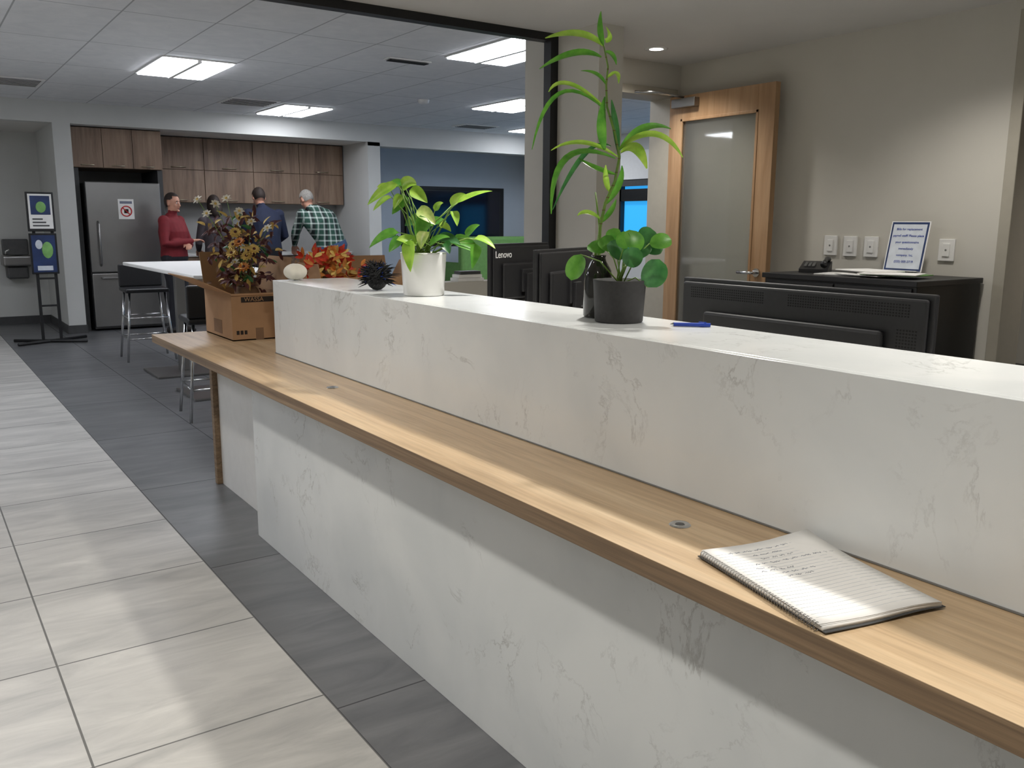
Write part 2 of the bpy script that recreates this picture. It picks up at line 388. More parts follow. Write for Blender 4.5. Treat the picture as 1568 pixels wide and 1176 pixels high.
b=MB('smoke_detector'); b.lathe((4.99,8.97,TZ),[(0,-.045),(.045,-.043),(.06,-.03),(.065,0)],'white'); b.build()

# ------------------------------------------------------------------ reception desk
RT=1.082; LT=.75
c=MB('reception_counter')
c.box((1.16,-2.0,0),(1.20,3.6,LT-.042),'marble',.0015)
c.box((1.20,3.56,0),(1.72,3.6,LT-.042),'marble')
c.box((1.364,-2.0,LT+.001),(1.384,3.86,RT-.0005),'marble',.0012)
c.box((1.3655,-2.0,LT+.001),(1.3615,3.86,LT+.004),'greytrim')
c.box((1.384,-2.0,RT-.022),(1.713,3.86,RT),'marble',.0015)
c.box((1.384,3.838,LT+.001),(1.713,3.86,RT-.022),'marble')
c.box((1.63,-2.0,0),(1.65,3.838,RT-.022),'white')
c.box((1.262,3.6,0),(1.28,4.45,LT-.042),'white',.001)
c.box((1.235,4.45,0),(1.9,4.49,LT-.042),'oakedge',.002)
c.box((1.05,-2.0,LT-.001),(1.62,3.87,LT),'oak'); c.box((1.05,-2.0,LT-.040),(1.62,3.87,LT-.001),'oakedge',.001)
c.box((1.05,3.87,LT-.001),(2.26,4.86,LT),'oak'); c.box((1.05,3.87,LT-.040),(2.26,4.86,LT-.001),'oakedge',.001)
c.box((1.66,-2.0,.70),(2.35,3.8,.735),'white',.002); c.box((2.35,2.5,.70),(3.25,3.8,.735),'white',.002)
c.box((2.3,-2.0,0),(2.33,-1.96,.70),'white'); c.box((3.2,2.5,0),(3.23,3.8,.70),'white'); c.box((2.3,2.5,0),(2.33,3.8,.70),'white')
for x,y in((1.225,1.177),(1.24,2.93)):
    c.lathe((x,y,LT),[(0,.0015),(.010,.0015),(.012,.003),(.019,.003),(.022,.0005)],'chrome',24)
    c.cyl((x,y,LT+.0015),(x,y,LT+.0022),.009,.009,'steeld')
c.build()

# notebook
cen=V((1.205,.85,0)); u=V((-.24,-.971,0)).normalized(); v=V((.971,-.24,0)).normalized()
nb=MB('spiral_notebook')
def page(z0,z1,m,hw,hl,off=0,rot=0,lift=0):
    uu=Matrix.Rotation(rot,3,'Z')@u; vv=Matrix.Rotation(rot,3,'Z')@v
    n=8; vs=[];fs=[]
    for zz in(0,1):
        for i in range(n+1):
            for j in range(n+1):
                s_=(i/n*2-1); t_=(j/n*2-1)
                zc=lift*max(0,t_)**2*max(0,-s_)**2+.002*math.sin(3*t_)*(1+t_)
                vs.append(cen+uu*hl*s_+vv*(hw*t_+off)+V((0,0,(z0 if zz==0 else z1)+zc+.003)))
    K=(n+1)**2
    for zz in(0,1):
        for i in range(n):
            for j in range(n): a=zz*K+i*(n+1)+j; fs.append([a,a+1,a+n+2,a+n+1])
    for i in range(n):
        for a,b_ in((i,i+1),(n*(n+1)+i,n*(n+1)+i+1),(i*(n+1),(i+1)*(n+1)),(i*(n+1)+n,(i+1)*(n+1)+n)): fs.append([a,b_,b_+K,a+K])
    nb.add(vs,fs,m,True)
page(LT,LT+.0015,'dgrey',.119,.162,.001,.03)
page(LT+.0016,LT+.009,'paper',.116,.158,0,.015)
page(LT+.0095,LT+.010,'paper',.116,.158,.0,0,.012)
page(LT+.0108,LT+.0113,'paper',.115,.157,-.001,-.012,.004)
for i in range(44):
    p=cen-v*.117+u*(-.15+.3*i/43)+V((0,0,LT+.0085)); pts=[]
    for k in range(9):
        t=2*math.pi*k/8; pts.append(p+v*math.cos(t)*.006+V((0,0,1))*math.sin(t)*.0075)
    nb.tube(pts,.0006,'steel',5)
def pg(px,py,z=0):
    t_=(px*2-1)*.93
    return cen+v*(-.107+.214*px)+u*(-.15+.3*py)+V((0,0,LT+.0113+.003+.0002+.002*math.sin(3*t_)*(1+t_)+z))
rows=[(.12,.08,.85),(.3,.15,.6),(.32,.21,.62),(.2,.27,.95),(.15,.33,.3),(.15,.37,.45),(.3,.42,.62),(.3,.47,.55)]
nbw=random.Random(3)
for x_,y_,e_ in rows:
    x=x_
    while x<e_:
        L=nbw.uniform(.03,.1); pts=[]; k=int(L/.008)+2
        for i in range(k): pts.append(pg(x+L*i/k,y_+nbw.uniform(-.01,.01)))
        nb.tube(pts,.0004,'ink',4); x+=L+.025
for i in range(24):
    y_=.08+i*.038; nb.tube([pg(i_/6,y_) for i_ in range(7)],.00022,'rule',3)
nb.build()

# ------------------------------------------------------------------ plants on the counter
R=V((.8224,-.5688,0)); F=V((.5688,.8224,0)); Z=V((0,0,1))
def sk(base,u0,v0,s):
    base=V(base)
    return lambda u,v,d=0: base+R*(u-u0)*s+Z*(v0-v)*s*1.01+F*d
P=V((1.54,2.783,RT)); 
b=MB('potted_pothos'); b.lathe(P,[(0,.001),(.070,.001),(.073,.004),(.082,.145),(.083,.153),(.078,.153),(.076,.13),(0,.128)],'ceramic',40)
b.lathe(P,[(0,.134),(.04,.137),(.077,.13)],'soil',24)
q=sk(P,648,455,.00236); rn=random.Random(5)
def nrm(): return (-F*rn.uniform(.3,.9)+Z*rn.uniform(.5,1)+R*rn.uniform(-.5,.5))
def heart(px,py,tx,ty,w,m,d=0,d2=0,stem=None):
    a=q(px,py,d); t=q(tx,ty,d2); mid=(a+t)/2+Z*.015
    b.leaf(a,mid,t,w*.00225,m,nrm(),.18,'heart')
    s0=stem or (648+rn.uniform(-12,12),396)
    A=q(s0[0],s0[1],0); b.tube([A,(A+a)/2+Z*.03+F*rn.uniform(-.01,.01),a],[.002,.0018,.0014],'stem',6)
L=[(612,292,567,322,22,'leafl',-.02,-.03),(618,290,592,300,16,'leaf',.02,0),(617,296,640,292,26,'leafl',0,-.02),(628,300,655,318,22,'leafl',.01,0),
(600,300,580,296,14,'leafl',0,0),(625,310,600,335,20,'leaf',.03,.03),(640,330,668,350,26,'leafv',-.03,-.04),(655,340,640,372,24,'leaf',-.04,-.06),
(690,322,712,305,18,'leafl',.03,.03),(700,318,752,300,14,'leafl',0,.03),(693,330,700,352,16,'leafl',0,-.02),(610,362,566,385,30,'leaf',.02,.0),
(605,368,572,376,16,'leafd',.05,.05),(632,372,633,418,26,'leafl',-.085,-.1),(620,372,600,390,20,'leaf',-.05,-.07),(668,372,705,380,30,'leafd',.0,-.02),
(690,372,735,392,26,'leaf',.02,0),(725,370,757,385,20,'leafl',.02,0),(712,368,733,350,16,'leaf',.04,.04),(728,378,722,415,20,'leaf',0,-.02),
(650,352,682,345,20,'leaf',.02,.04),(645,345,618,352,26,'leafd',.04,.05),(660,380,690,368,22,'leaf',-.05,-.06),(640,380,612,372,22,'leafl',-.06,-.08),
(655,360,648,385,26,'leafv',-.06,-.08),(672,352,690,360,16,'leafl',0,0),(680,378,690,392,18,'leafd',-.05,-.07),
(618,308,606,328,16,'leafl',-.02,-.03),(600,310,572,330,14,'leafl',.02,.02),(665,330,678,318,12,'leafl',.02,.02)]
for l in L: heart(*l)
for pts in([(648,396),(630,360),(622,320),(614,293)],[(650,396),(672,360),(690,325),(700,318)],[(655,396),(690,378),(715,370),(728,372)],[(642,396),(622,380),(608,366)]):
    b.tube([q(*p) for p in pts],[.0042,.0036,.003,.0022][:len(pts)],'stem',8)
b.build()

P=V((1.585,1.87,RT)); q=sk(P,911,484,.00184)
b=MB('lucky_bamboo_bottle')
b.lathe(P,[(0,.001),(.036,.001),(.040,.006),(.040,.10),(.036,.13),(.022,.155),(.019,.165),(.021,.172),(.017,.172),(.016,.155),(.033,.125),(.037,.10),(.037,.008),(0,.006)],'glassd',32)
b.lathe(P,[(0,.008),(.035,.008),(.035,.075),(0,.082)],'pebble',20)
st=[(911,470),(911,395),(912,350),(919,315),(932,285),(938,250),(930,215),(918,180),(916,150),(918,125),(911,95)]
b.tube([q(*p) for p in st],[.0048,.0048,.0045,.0042,.004,.0038,.0034,.003,.0028,.0025,.002],'stem',8)
b.tube([q(905,470,.01),q(905,400,.01),q(912,355,.005),q(905,300,.02)],[.004,.004,.003,.002],'stem',8)
for i in range(16):
    t=i/16*9+1; k=int(t); fr=t-k; a=V((*st[k],0)).lerp(V((*st[min(k+1,10)],0)),fr)
    p=q(a.x,a.y); b.cyl(p-Z*.001,p+Z*.001,.0054-.00018*i,.0054-.00018*i,'stemb',10)
D=[((911,97),(880,72),(826,92),17,'leafl',0,0,-.05),((908,112),(872,96),(820,124),16,'leaf',0,0,.05),((911,96),(903,80),(906,50),10,'leaf',0,0,0),((914,92),(921,88),(912,74),12,'leafl',0,0,-.03),
((914,180),(850,130),(832,162),10,'leafl',0,-.02,-.03),((916,185),(835,110),(810,238),9,'leaf',0,.03,.05),((916,240),(905,210),(913,168),16,'leaf',0,-.02,-.03),
((936,245),(930,205),(926,168),13,'leafd',0,0,.03),((938,240),(970,195),(1016,208),15,'leaf',0,0,.04),((938,238),(990,195),(1026,252),14,'leafl',0,-.03,-.05),
((940,244),(962,225),(974,268),20,'leafl',0,-.04,-.06),((936,250),(880,215),(838,240),10,'leafl',0,0,.03),((932,252),(835,215),(838,332),13,'leaf',0,-.03,-.04),
((925,235),(890,215),(843,325),10,'leafd',0,.05,.08),((935,275),(905,270),(880,250),10,'leaf',0,0,.05),((925,300),(915,285),(917,262),12,'leafl',0,0,-.02),
((919,318),(945,290),(942,262),12,'leaf',0,0,0),((914,340),(890,322),(878,334),9,'leafl',0,0,0),((912,345),(930,330),(936,310),10,'leaf',0,0,.02),
((916,150),(905,130),(880,128),8,'leaf',0,0,.03),((917,140),(935,125),(932,150),9,'leafl',0,0,-.03),((912,105),(925,104),(930,122),10,'leaf',0,0,0)]
for a,m_,e,w,mt,d0,d1,d2 in D:
    b.leaf(q(*a,d0),q(*m_,d1),q(*e,d2),w*.00184,mt,-F*.8+Z*.6+R*rn.uniform(-.3,.3),.2,'lance',12)
b.build()
P=V((1.562,1.755,RT)); q=sk(P,948,494,.00175)
b=MB('potted_peperomia'); b.lathe(P,[(0,.001),(.062,.001),(.064,.004),(.070,.108),(.071,.112),(.066,.112),(.064,.098),(0,.096)],'charcoal',40)
b.lathe(P,[(0,.103),(.064,.098)],'soil',20)
def rnd(cx,cy,w,h,m,d=0,ang=0):
    ca,sa=math.cos(math.radians(ang)),math.sin(math.radians(ang))
    dx,dy=sa*h/2,ca*h/2
    a=q(cx-dx,cy+dy,d); e=q(cx+dx,cy-dy,d+rn.uniform(-.02,.02)); mid=q(cx,cy,d-.01)
    b.leaf(a,mid,e,w*.00175,m,-F*.8+Z*.5+R*rn.uniform(-.4,.4),.1,'round',10)
    A=q(948+rn.uniform(-6,6),436,0); b.tube([A,(A+a)/2+Z*.02,a],[.002,.0018,.0015],'stem',6)
for l in[(996,420,40,44,'leafd',-.03,20),(1008,374,26,34,'leaf',0,80),(990,368,34,30,'leafd',.03,60),(966,374,34,36,'leaf',-.02,-20),(945,386,36,32,'leafd',.02,-40),
 (962,396,30,30,'leafd',-.05,30),(930,378,28,26,'leaf',.04,-60),(915,384,24,28,'leaf',.05,-80),(880,412,30,40,'leaf',-.02,-160),(940,366,24,22,'leaf',.05,0),
 (978,388,30,32,'leafd',0,60),(952,372,24,26,'leaf',.0,0),(1000,384,26,28,'leafd',.03,100)]: rnd(*l)
b.build()
b=MB('blue_pen'); p0=V((1.60,1.60,RT+.006)); p1=V((1.672,1.53,RT+.006)); dd=(p1-p0)
b.cyl(p0+dd*.08,p0+dd*.75,.0052,.0052,'bluepen',12); b.cyl(p0+dd*.75,p0+dd,.0058,.005,'bluepen',12); b.cyl(p0,p0+dd*.08,.001,.005,'chrome',12)
b.box(p0+dd*.86-V((.002,.002,-.004)),p0+dd*.86+V((.003,.02,.007)),'bluepen'); b.build()
b=MB('black_feather_decoration'); cpt=V((1.49,3.06,RT+.05)); b.ell(cpt,(.042,.042,.049),'feather',12,8)
for i in range(420):
    th=rn.uniform(0,6.28); ph=rn.uniform(-.6,1.4); dr=V((math.cos(th)*math.cos(ph),math.sin(th)*math.cos(ph),math.sin(ph)))
    e=cpt+dr*rn.uniform(.052,.075)+V((rn.uniform(-.02,.02),rn.uniform(-.02,.02),0)); e.z=max(e.z,RT+.004)
    b.leaf(cpt+dr*.035,cpt+dr*.055+Z*.004,e,.005,'feather' if i%17 else 'bluepen',dr.cross(Z)+V((.01,0,0)),.1,'lance',4)
b.build()

# ------------------------------------------------------------------ cardboard boxes with fall decor
def carton(x0,y0,x1,y1,z0,h,flaps,lab):
    b=MB('cardboard_box'); t=.005
    b.box((x0,y0,z0),(x1,y1,z0+t),'card'); b.box((x0,y0,z0),(x0+t,y1,z0+h),'card'); b.box((x1-t,y0,z0),(x1,y1,z0+h),'card')
    b.box((x0+t,y0,z0),(x1-t,y0+t,z0+h),'card'); b.box((x0+t,y1-t,z0),(x1-t,y1,z0+h),'card')
    b.box((x0+t,y0+t,z0+h*.35),(x1-t,y1-t,z0+h*.37),'cardd')
    for side,ang,L in flaps:
        ca,sa=math.cos(math.radians(ang))*L,math.sin(math.radians(ang))*L; zt=z0+h
        if side=='x0': a,c_,o=(x0,y0,zt),(x0,y1,zt),V((-ca,0,sa))
        if side=='x1': a,c_,o=(x1,y0,zt),(x1,y1,zt),V((ca,0,sa))
        if side=='y0': a,c_,o=(x0,y0,zt),(x1,y0,zt),V((0,-ca,sa))
        if side=='y1': a,c_,o=(x0,y1,zt),(x1,y1,zt),V((0,ca,sa))
        a,c_=V(a),V(c_); n=(c_-a).cross(o).normalized()*.0022
        vs=[a+n,c_+n,c_+o+n,a+o+n,a-n,c_-n,c_+o-n,a+o-n]
        b.add(vs,[[0,1,2,3]],'card'); b.add(vs,[[4,5,6,7],[0,1,5,4],[1,2,6,5],[2,3,7,6],[3,0,4,7]],'card')
    if lab:
        b.box((x0-.001,(y0+y1)/2-.06,z0+.02),(x0,(y0+y1)/2+.08,z0+.09),'cardd')
        b.box((x0+.05,y0-.001,z0+h-.045),(x1-.06,y0,z0+h-.018),'print')
        b.box(((x0+x1)/2-.02,y0-.001,z0),((x0+x1)/2+.02,y0,z0+.06),'cardd')
        for i in range(3): b.box((x0+.02+i*.02,y0-.001,z0+.03),(x0+.034+i*.02,y0,z0+.05),'print')
    return b.build()
bx=carton(1.325,4.36,1.60,4.82,LT+.001,.235,[('x0',25,.2),('x1',75,.18),('y1',72,.2),('y0',-75,.01)],True)
text('label','WASSA',.03,frame((1.39,4.3585,LT+.196),(1,0,0),(0,0,1)),'card',bx)
bx2=carton(1.66,4.0,2.14,4.26,LT+.001,.27,[('x0',80,.12),('x1',60,.14),('y1',75,.15),('y0',60,.06)],False)
b=MB('artificial_flower_bouquet'); B=V((1.47,4.56,LT+.25)); q=sk(B,362,440,.00345)
b.lathe(B-Z*.162,[(0,0),(.06,0),(.07,.03),(.06,.15),(.045,.17)],'cardd',16)
def flower(c_,r,m,n=10,cm='yellow',tilt=None):
    c_=V(c_); ax=(tilt or (-F*.7+Z*.7+R*rn.uniform(-.5,.5))).normalized(); x,y=unitframe(ax)
    for lay in range(2):
        for i in range(n):
            t=2*math.pi*(i+.5*lay)/n; dr=x*math.cos(t)+y*math.sin(t)
            b.leaf(c_,c_+dr*r*.6+ax*r*(.1+.2*lay),c_+dr*r*(1-.25*lay)+ax*r*.3*lay,r*.5,m,ax,.1,'lance',5)
    b.ell(c_+ax*r*.12,r*.25,cm,8,6)
for i in range(230):
    vv=rn.uniform(335,442); uu=rn.gauss(356,18+(442-vv)*.12); d0=rn.uniform(-.1,.1)
    a=q(uu,vv,d0); t=rn.uniform(0,6.28); ln=rn.uniform(.03,.065); dr=R*math.cos(t)+Z*math.sin(t)+F*rn.uniform(-.5,.5)
    b.leaf(a,a+dr*ln*.5+Z*.01,a+dr*ln,.02,rn.choice(['burg','burg','burg','burg','leafd','cardd','yellow','yellow']),nrm(),.15,'heart',6)
for uu,vv in((365,372),(352,388),(374,392),(360,358),(386,382),(368,408),(378,384),(356,376)): flower(q(uu,vv,rn.uniform(-.12,-.07)),.032,rn.choice(['yellow','yellow','orange','yellow']),11,'burg')
for uu,vv in((330,318),(306,312),(362,328),(406,352),(380,343),(345,310),(320,332),(352,402)):
    p=q(uu,vv,rn.uniform(-.12,-.04)); flower(p,.028,'petalw',6); b.tube([q(362,435),(q(362,435)+p)/2+Z*.03,p],[.002,.002,.0015],'stem',5)
for uu,vv in((318,378),(328,395),(400,372),(398,400),(312,360),(330,355),(338,420),(395,425),(345,430)):
    p=q(uu,vv,rn.uniform(-.08,.04)); b.tube([q(362,435),p],[.002,.001],'stemb',5)
    for k in range(9):
        t=rn.uniform(0,6.28); b.leaf(p,p+V((math.cos(t)*.02,math.sin(t)*.02,.02)),p+V((math.cos(t)*.055,math.sin(t)*.055,-.015)),.024,'burg',nrm(),.1,'heart',5)
b.build()
b=MB('autumn_leaf_bunch'); B=V((1.76,4.13,LT+.105))
b.tube([B,B+Z*.25],[.03,.05],'stemb',8)
for i in range(80):
    p=B+Z*rn.uniform(.2,.34)+V((rn.gauss(0,.055),rn.uniform(-.08,.08),0)); t=rn.uniform(0,6.28); dr=V((math.cos(t),math.sin(t)*.6,rn.uniform(-.2,.9))).normalized()
    for k in(-1,0,1):
        d2=Matrix.Rotation(k*.7,3,'Y')@dr; b.leaf(p,p+d2*.03,p+d2*.055,.022,rn.choice(['redleaf','orange','redleaf','yellow']),-F+Z*.3,.1,'lance',5)
b.build()
b=MB('white_pumpkin'); b.ell((1.445,3.79,RT+.038),(.052,.052,.037),'pumpkin',48,14,rib=.05); b.tube([(1.445,3.79,RT+.066),(1.45,3.79,RT+.09)],[.007,.005],'stemb',8); b.build()

# ------------------------------------------------------------------ monitors
def monitor(x0,y0,x1,y1,zt,h,big=False,brand=None):
    a=V((x0,y0,0)); c_=V((x1,y1,0)); W=(c_-a).length; X=(c_-a).normalized(); Nn=V((-X.y,X.x,0))
    mid=(a+c_)/2
    b=MB('computer_monitor'); zb=zt-h
    b.T=Matrix(((X.x,Nn.x,0,mid.x),(X.y,Nn.y,0,mid.y),(0,0,1,0),(0,0,0,1)))
    b.box((-W/2,0,zb),(W/2,.018,zt),'blackpl',.004); b.box((-W/2+.012,.0175,zb+.015),(W/2-.012,.0195,zt-.012),'blackgloss')
    b.box((-W/2+.012,-.014,zb+.02),(W/2-.012,0,zt-.012),'blackpl',.008)
    b.box((-W*.36,-.034,zb+.04),(W*.36,-.012,zt-.095 if big else zt-.09),'blackpl',.012)
    b.box((-.05,-.05,zb+.07),(.05,-.03,zb+.18),'blackpl',.005)
    b.box((-.03,-.065,.755),(.03,-.045,zb+.16),'blackpl',.004); b.box((-.13,-.12,.737),(.13,.08,.752),'blackpl',.006)
    if big:
        for (ua,ub) in((-W/2+.05,-.08),(.0,W/2-.05)):
            n=int((ub-ua)/.008)
            for i in range(n):
                for j in range(5): 
                    x=ua+i*.008; z=zt-.028-j*.007; b.box((x-.002,-.0146,z-.0018),(x+.002,-.0138,z+.0018),'vent')
        for i in range(7):
            for j in range(12): x=W/2-.035-i*.008; z=zt-.09-j*.008; b.box((x-.0022,-.0146,z-.0022),(x+.0022,-.0138,z+.0022),'vent')
    o=b.build()
    if brand: text('logo_text',brand,.045,b.T@frame((-W/2+.02,-.0155,zt-.065),(1,0,0),(0,0,1)),'white',o)
    return o
monitor(2.0,1.95,2.0,1.13,1.178,.34,True)
monitor(2.23,3.40,2.70,3.58,1.245,.3,False,'Lenovo')
monitor(2.085,2.84,2.60,3.12,1.235,.3)
b=MB('potted_fern'); P=V((2.5,4.44,1.0)); b.lathe(P,[(0,.001),(.04,.001),(.05,.06),(.045,.06),(0,.055)],'charcoal',20)
for i in range(36):
    t=rn.uniform(0,6.28); l=rn.uniform(.05,.1); dr=V((math.cos(t),math.sin(t),0)); b.leaf(P+Z*.055,P+Z*.12+dr*l*.4,P+Z*rn.uniform(.05,.12)+dr*l,.018,rn.choice(['leafd','leaf']),Z-F,.1,'lance',6)
b.build()
b=MB('book_stack'); b.box((2.66,4.395,1.0),(2.84,4.485,1.02),'white',.002); b.box((2.67,4.40,1.021),(2.83,4.48,1.04),'paper',.002); b.box((2.68,4.40,1.041),(2.82,4.475,1.06),'dgrey',.002); b.build()
b=MB('file_cabinet'); b.box((4.1,2.42,.0),(4.7,3.35,1.055),'black',.004)
for i in range(3):
    for j in range(2):
        y0=2.44+j*.45; b.box((4.088,y0,.04+i*.335),(4.1,y0+.44,.36+i*.335),'blackpl',.003); b.box((4.075,y0+.15,.27+i*.335),(4.088,y0+.29,.29+i*.335),'steel',.002)
b.box((4.08,2.41,1.04),(4.705,3.36,1.068),'blackpl',.003); b.build()
b=MB('desk_telephone'); tz=1.069; b.T=Matrix.Translation((4.38,3.22,tz))@Matrix.Rotation(.5,4,'Z')
b.add([(-.09,-.08,0),(.09,-.08,0),(.09,.08,0),(-.09,.08,0),(-.09,-.08,.02),(.09,-.08,.06),(.09,.08,.06),(-.09,.08,.02)],[[0,1,2,3],[4,5,6,7],[0,1,5,4],[1,2,6,5],[2,3,7,6],[3,0,4,7]],'blackpl')
b.tube([(-.08,-.055,.045),(-.05,-.055,.06),(0,-.055,.068),(.05,-.055,.075),(.08,-.055,.07)],[.02,.013,.011,.013,.02],'blackpl',10)
for i in range(3):
    for j in range(4): b.box((-.05+j*.022,.0+i*.022,.035+j*.005),(-.036+j*.022,.014+i*.022,.042+j*.005),'greytrim')
b.build()
b=MB('paper_stack')
for i,(x,y,r,m) in enumerate(((4.3,2.95,.2,'white'),(4.28,2.80,-.15,'paper'),(4.3,2.66,.1,'greenp'),(4.26,2.66,.3,'paper'),(4.35,2.85,-.3,'paper'))):
    b.box((x-.11,y-.145,1.069+i*.006),(x+.11,y+.145,1.074+i*.006),m,0,R=Matrix.Rotation(r,3,'Z'))
b.build()
b=MB('acrylic_sign_holder'); b.T=Matrix.Translation((4.54,2.78,1.082))@Matrix.Rotation(math.radians(12),4,'Y')
b.box((0,-.115,.005),(.004,.115,.285),'white',.001); b.box((-.0015,-.108,.01),(0,.108,.28),'bluep'); b.box((-.0022,-.098,.022),(-.0015,.098,.268),'rule')
b.box((-.05,-.115,0),(.07,.115,.005),'white'); o=b.build()
for i,t in enumerate(['Bills for replacement','payroll staff? Please place','your questionnaire','immediately','company, Inc.','(555) 000-2719']):
    text('sign_text',t,.018,b.T@frame((-.0035,0,.235-.036*i),(0,-1,0),(0,0,1)),'bluepen',o,'CENTER')
for y,z in((3.366,1.215),(3.23,1.213),(3.09,1.213),(2.63,1.207)):
    b=MB('light_switch'); b.box((4.708,y-.045,z-.06),(4.72,y+.045,z+.06),'white',.003); b.box((4.702,y-.02,z-.035),(4.709,y+.02,z+.035),'white',.002); b.cyl((4.7015,y,z),(4.703,y,z),.006,.006,'greytrim',10); b.build()

# ------------------------------------------------------------------ kitchen
b=MB('kitchen_wall_cabinets')
xs=[2.83+i*.675 for i in range(5)]
b.box((2.83,12.44,1.59),(5.53,12.75,2.44),'cab')
for i in range(4):
    for z0,z1 in((1.592,2.015),(2.022,2.438)):
        b.box((xs[i]+.004,12.42,z0),(xs[i+1]-.004,12.44,z1),'cab',.002)
        b.tube([(xs[i]+.25,12.42,z0+.03),(xs[i]+.25,12.395,z0+.03),(xs[i]+.43,12.395,z0+.03),(xs[i]+.43,12.42,z0+.03)],.006,'brass',6)
b.box((1.79,11.84,1.97),(2.825,12.75,2.44),'cab')
for i in range(3):
    x=1.79+i*.345; b.box((x+.003,11.82,1.972),(x+.342,11.84,2.438),'cab',.002); b.tube([(x+.1,11.82,2.0),(x+.1,11.8,2.0),(x+.24,11.8,2.0),(x+.24,11.82,2.0)],.006,'brass',6)
b.build()
b=MB('kitchen_base_cabinets'); b.box((2.86,12.22,.1),(5.53,12.75,.87),'cab'); b.box((2.86,12.27,0),(5.53,12.7,.1),'dgrey'); b.box((2.84,12.18,.87),(5.54,12.755,.905),'white',.003)
for i in range(4):
    x=2.86+i*.6675; b.box((x+.004,12.2,.11),(x+.663,12.22,.86),'cab',.002); b.tube([(x+.25,12.2,.8),(x+.25,12.18,.8),(x+.42,12.18,.8),(x+.42,12.2,.8)],.005,'brass',6)
b.build()
b=MB('refrigerator'); b.box((1.89,11.74,.02),(2.74,12.5,1.79),'steeld',.006)
b.box((1.89,11.68,.72),(2.74,11.738,1.80),'steel',.01); b.box((1.89,11.68,.05),(2.74,11.738,.705),'steel',.01)
b.tube([(2.0,11.68,.80),(2.0,11.635,.83),(2.0,11.635,1.3),(2.0,11.68,1.33)],.012,'steel',8); b.tube([(2.0,11.68,.65),(2.0,11.635,.65),(2.6,11.635,.65),(2.6,11.68,.65)],.012,'steel',8)
b.box((2.24,11.676,1.36),(2.42,11.68,1.6),'paper')
pts=[(2.33+.06*math.cos(t*.3),11.673,1.455+.06*math.sin(t*.3)) for t in range(22)]; b.tube(pts,.007,'red',6); b.tube([(2.29,11.673,1.495),(2.37,11.673,1.415)],.006,'red',6)
b.box((2.26,11.674,1.545),(2.40,11.676,1.575),'ink'); b.box((2.305,11.674,1.43),(2.355,11.676,1.48),'print')
b.build()
simple('fridge_gap_shade',[((1.772,11.86,0),(1.86,12.75,1.965),'dgrey'),((2.765,11.86,0),(2.825,12.75,1.965),'dgrey')])  # dark panels stand in for the shadow in the gaps beside the refrigerator
b=MB('wall_television'); b.box((6.85,12.94,1.02),(8.7,12.975,1.88),'blackpl',.006); b.box((6.875,12.936,1.045),(8.675,12.941,1.855),'screen'); b.box((7.4,12.975,1.2),(8.1,12.999,1.7),'black')
b.box((6.78,12.985,.95),(8.8,12.999,1.93),'black'); b.build()
b=MB('green_booth_sofa'); b.box((7.4,12.1,.0),(9.1,12.25,1.12),'green',.05,3); b.box((7.4,12.25,.0),(9.1,12.8,.45),'green',.05,3); b.box((7.4,12.1,0),(7.5,12.8,.7),'green',.04); b.build()
b=MB('drinking_fountain'); b.box((1.05,12.78,.76),(1.4,13.1,.9),'steel',.03,3); b.box((1.08,12.98,.9),(1.37,13.1,1.1),'steeld',.01); b.box((1.1,12.85,.6),(1.34,13.1,.76),'steeld',.02)
b.tube([(1.1,12.85,.9),(1.1,12.85,.95),(1.14,12.82,.97)],.012,'chrome',8); b.lathe((1.22,12.88,.902),[(0,0),(.07,.001),(.09,.006)],'chrome'); b.build()
b=MB('poster_stand')
for x,y,x2,y2 in((.95,10.7,1.68,11.1),(.95,11.1,1.62,10.66)): b.tube([(x,y,.02),(x2,y2,.02)],.018,'black',6)
b.box((1.20,10.88,.02),(1.23,10.91,1.62),'black',.003); b.box((1.38,10.88,.02),(1.41,10.91,1.62),'black',.003)
for z in(.4,.7): b.box((1.23,10.885,z),(1.38,10.905,z+.02),'black')
b.box((1.16,10.86,1.22),(1.43,10.88,1.64),'black',.004); b.box((1.18,10.855,1.25),(1.41,10.861,1.62),'paper'); b.box((1.20,10.852,1.40),(1.39,10.856,1.60),'bluep'); b.ell((1.30,10.851,1.48),(.05,.003,.06),'greenp',12,8)
for i in range(3): b.box((1.21,10.852,1.275+i*.035),(1.37-.03*i,10.856,1.29+i*.035),'dgrey')
b.box((1.16,10.86,.76),(1.43,10.88,1.2),'black',.004); b.box((1.18,10.855,.78),(1.41,10.861,1.18),'bluep'); b.ell((1.33,10.853,1.02),(.055,.003,.09),'greenp',16,8); b.ell((1.25,10.853,1.08),(.035,.003,.05),'rule',16,8); b.box((1.22,10.849,.80),(1.37,10.852,.85),'rule'); b.build()
b=MB('bar_height_table'); b.box((1.70,6.45,.93),(2.46,8.85,.96),'white',.006)
for y in(6.95,8.1):
    b.box((1.97,y-.04,.02),(2.05,y+.04,.93),'steel',.004); b.box((1.72,y-.28,.001),(2.3,y+.28,.02),'steel',.004)
b.build()
def stool(x,y,rot):
    b=MB('bar_stool'); b.T=Matrix.Translation((x,y,0))@Matrix.Rotation(rot,4,'Z')
    b.box((-.2,-.2,.66),(.2,.2,.70),'blackpl',.015,3); b.box((-.2,-.2,.70),(.2,-.165,.92),'blackpl',.014,3)
    for sx in(-1,1):
        for sy in(-1,1): b.tube([(sx*.16,sy*.16,.66),(sx*.22,sy*.22,.0)],.011,'chrome',8)
    for z,k in((.22,.2),(.42,.185)):
        for a,c_ in(((-k,-k),(k,-k)),((k,-k),(k,k)),((k,k),(-k,k)),((-k,k),(-k,-k))): b.tube([(*a,z),(*c_,z)],.008,'chrome',6)
    b.build()
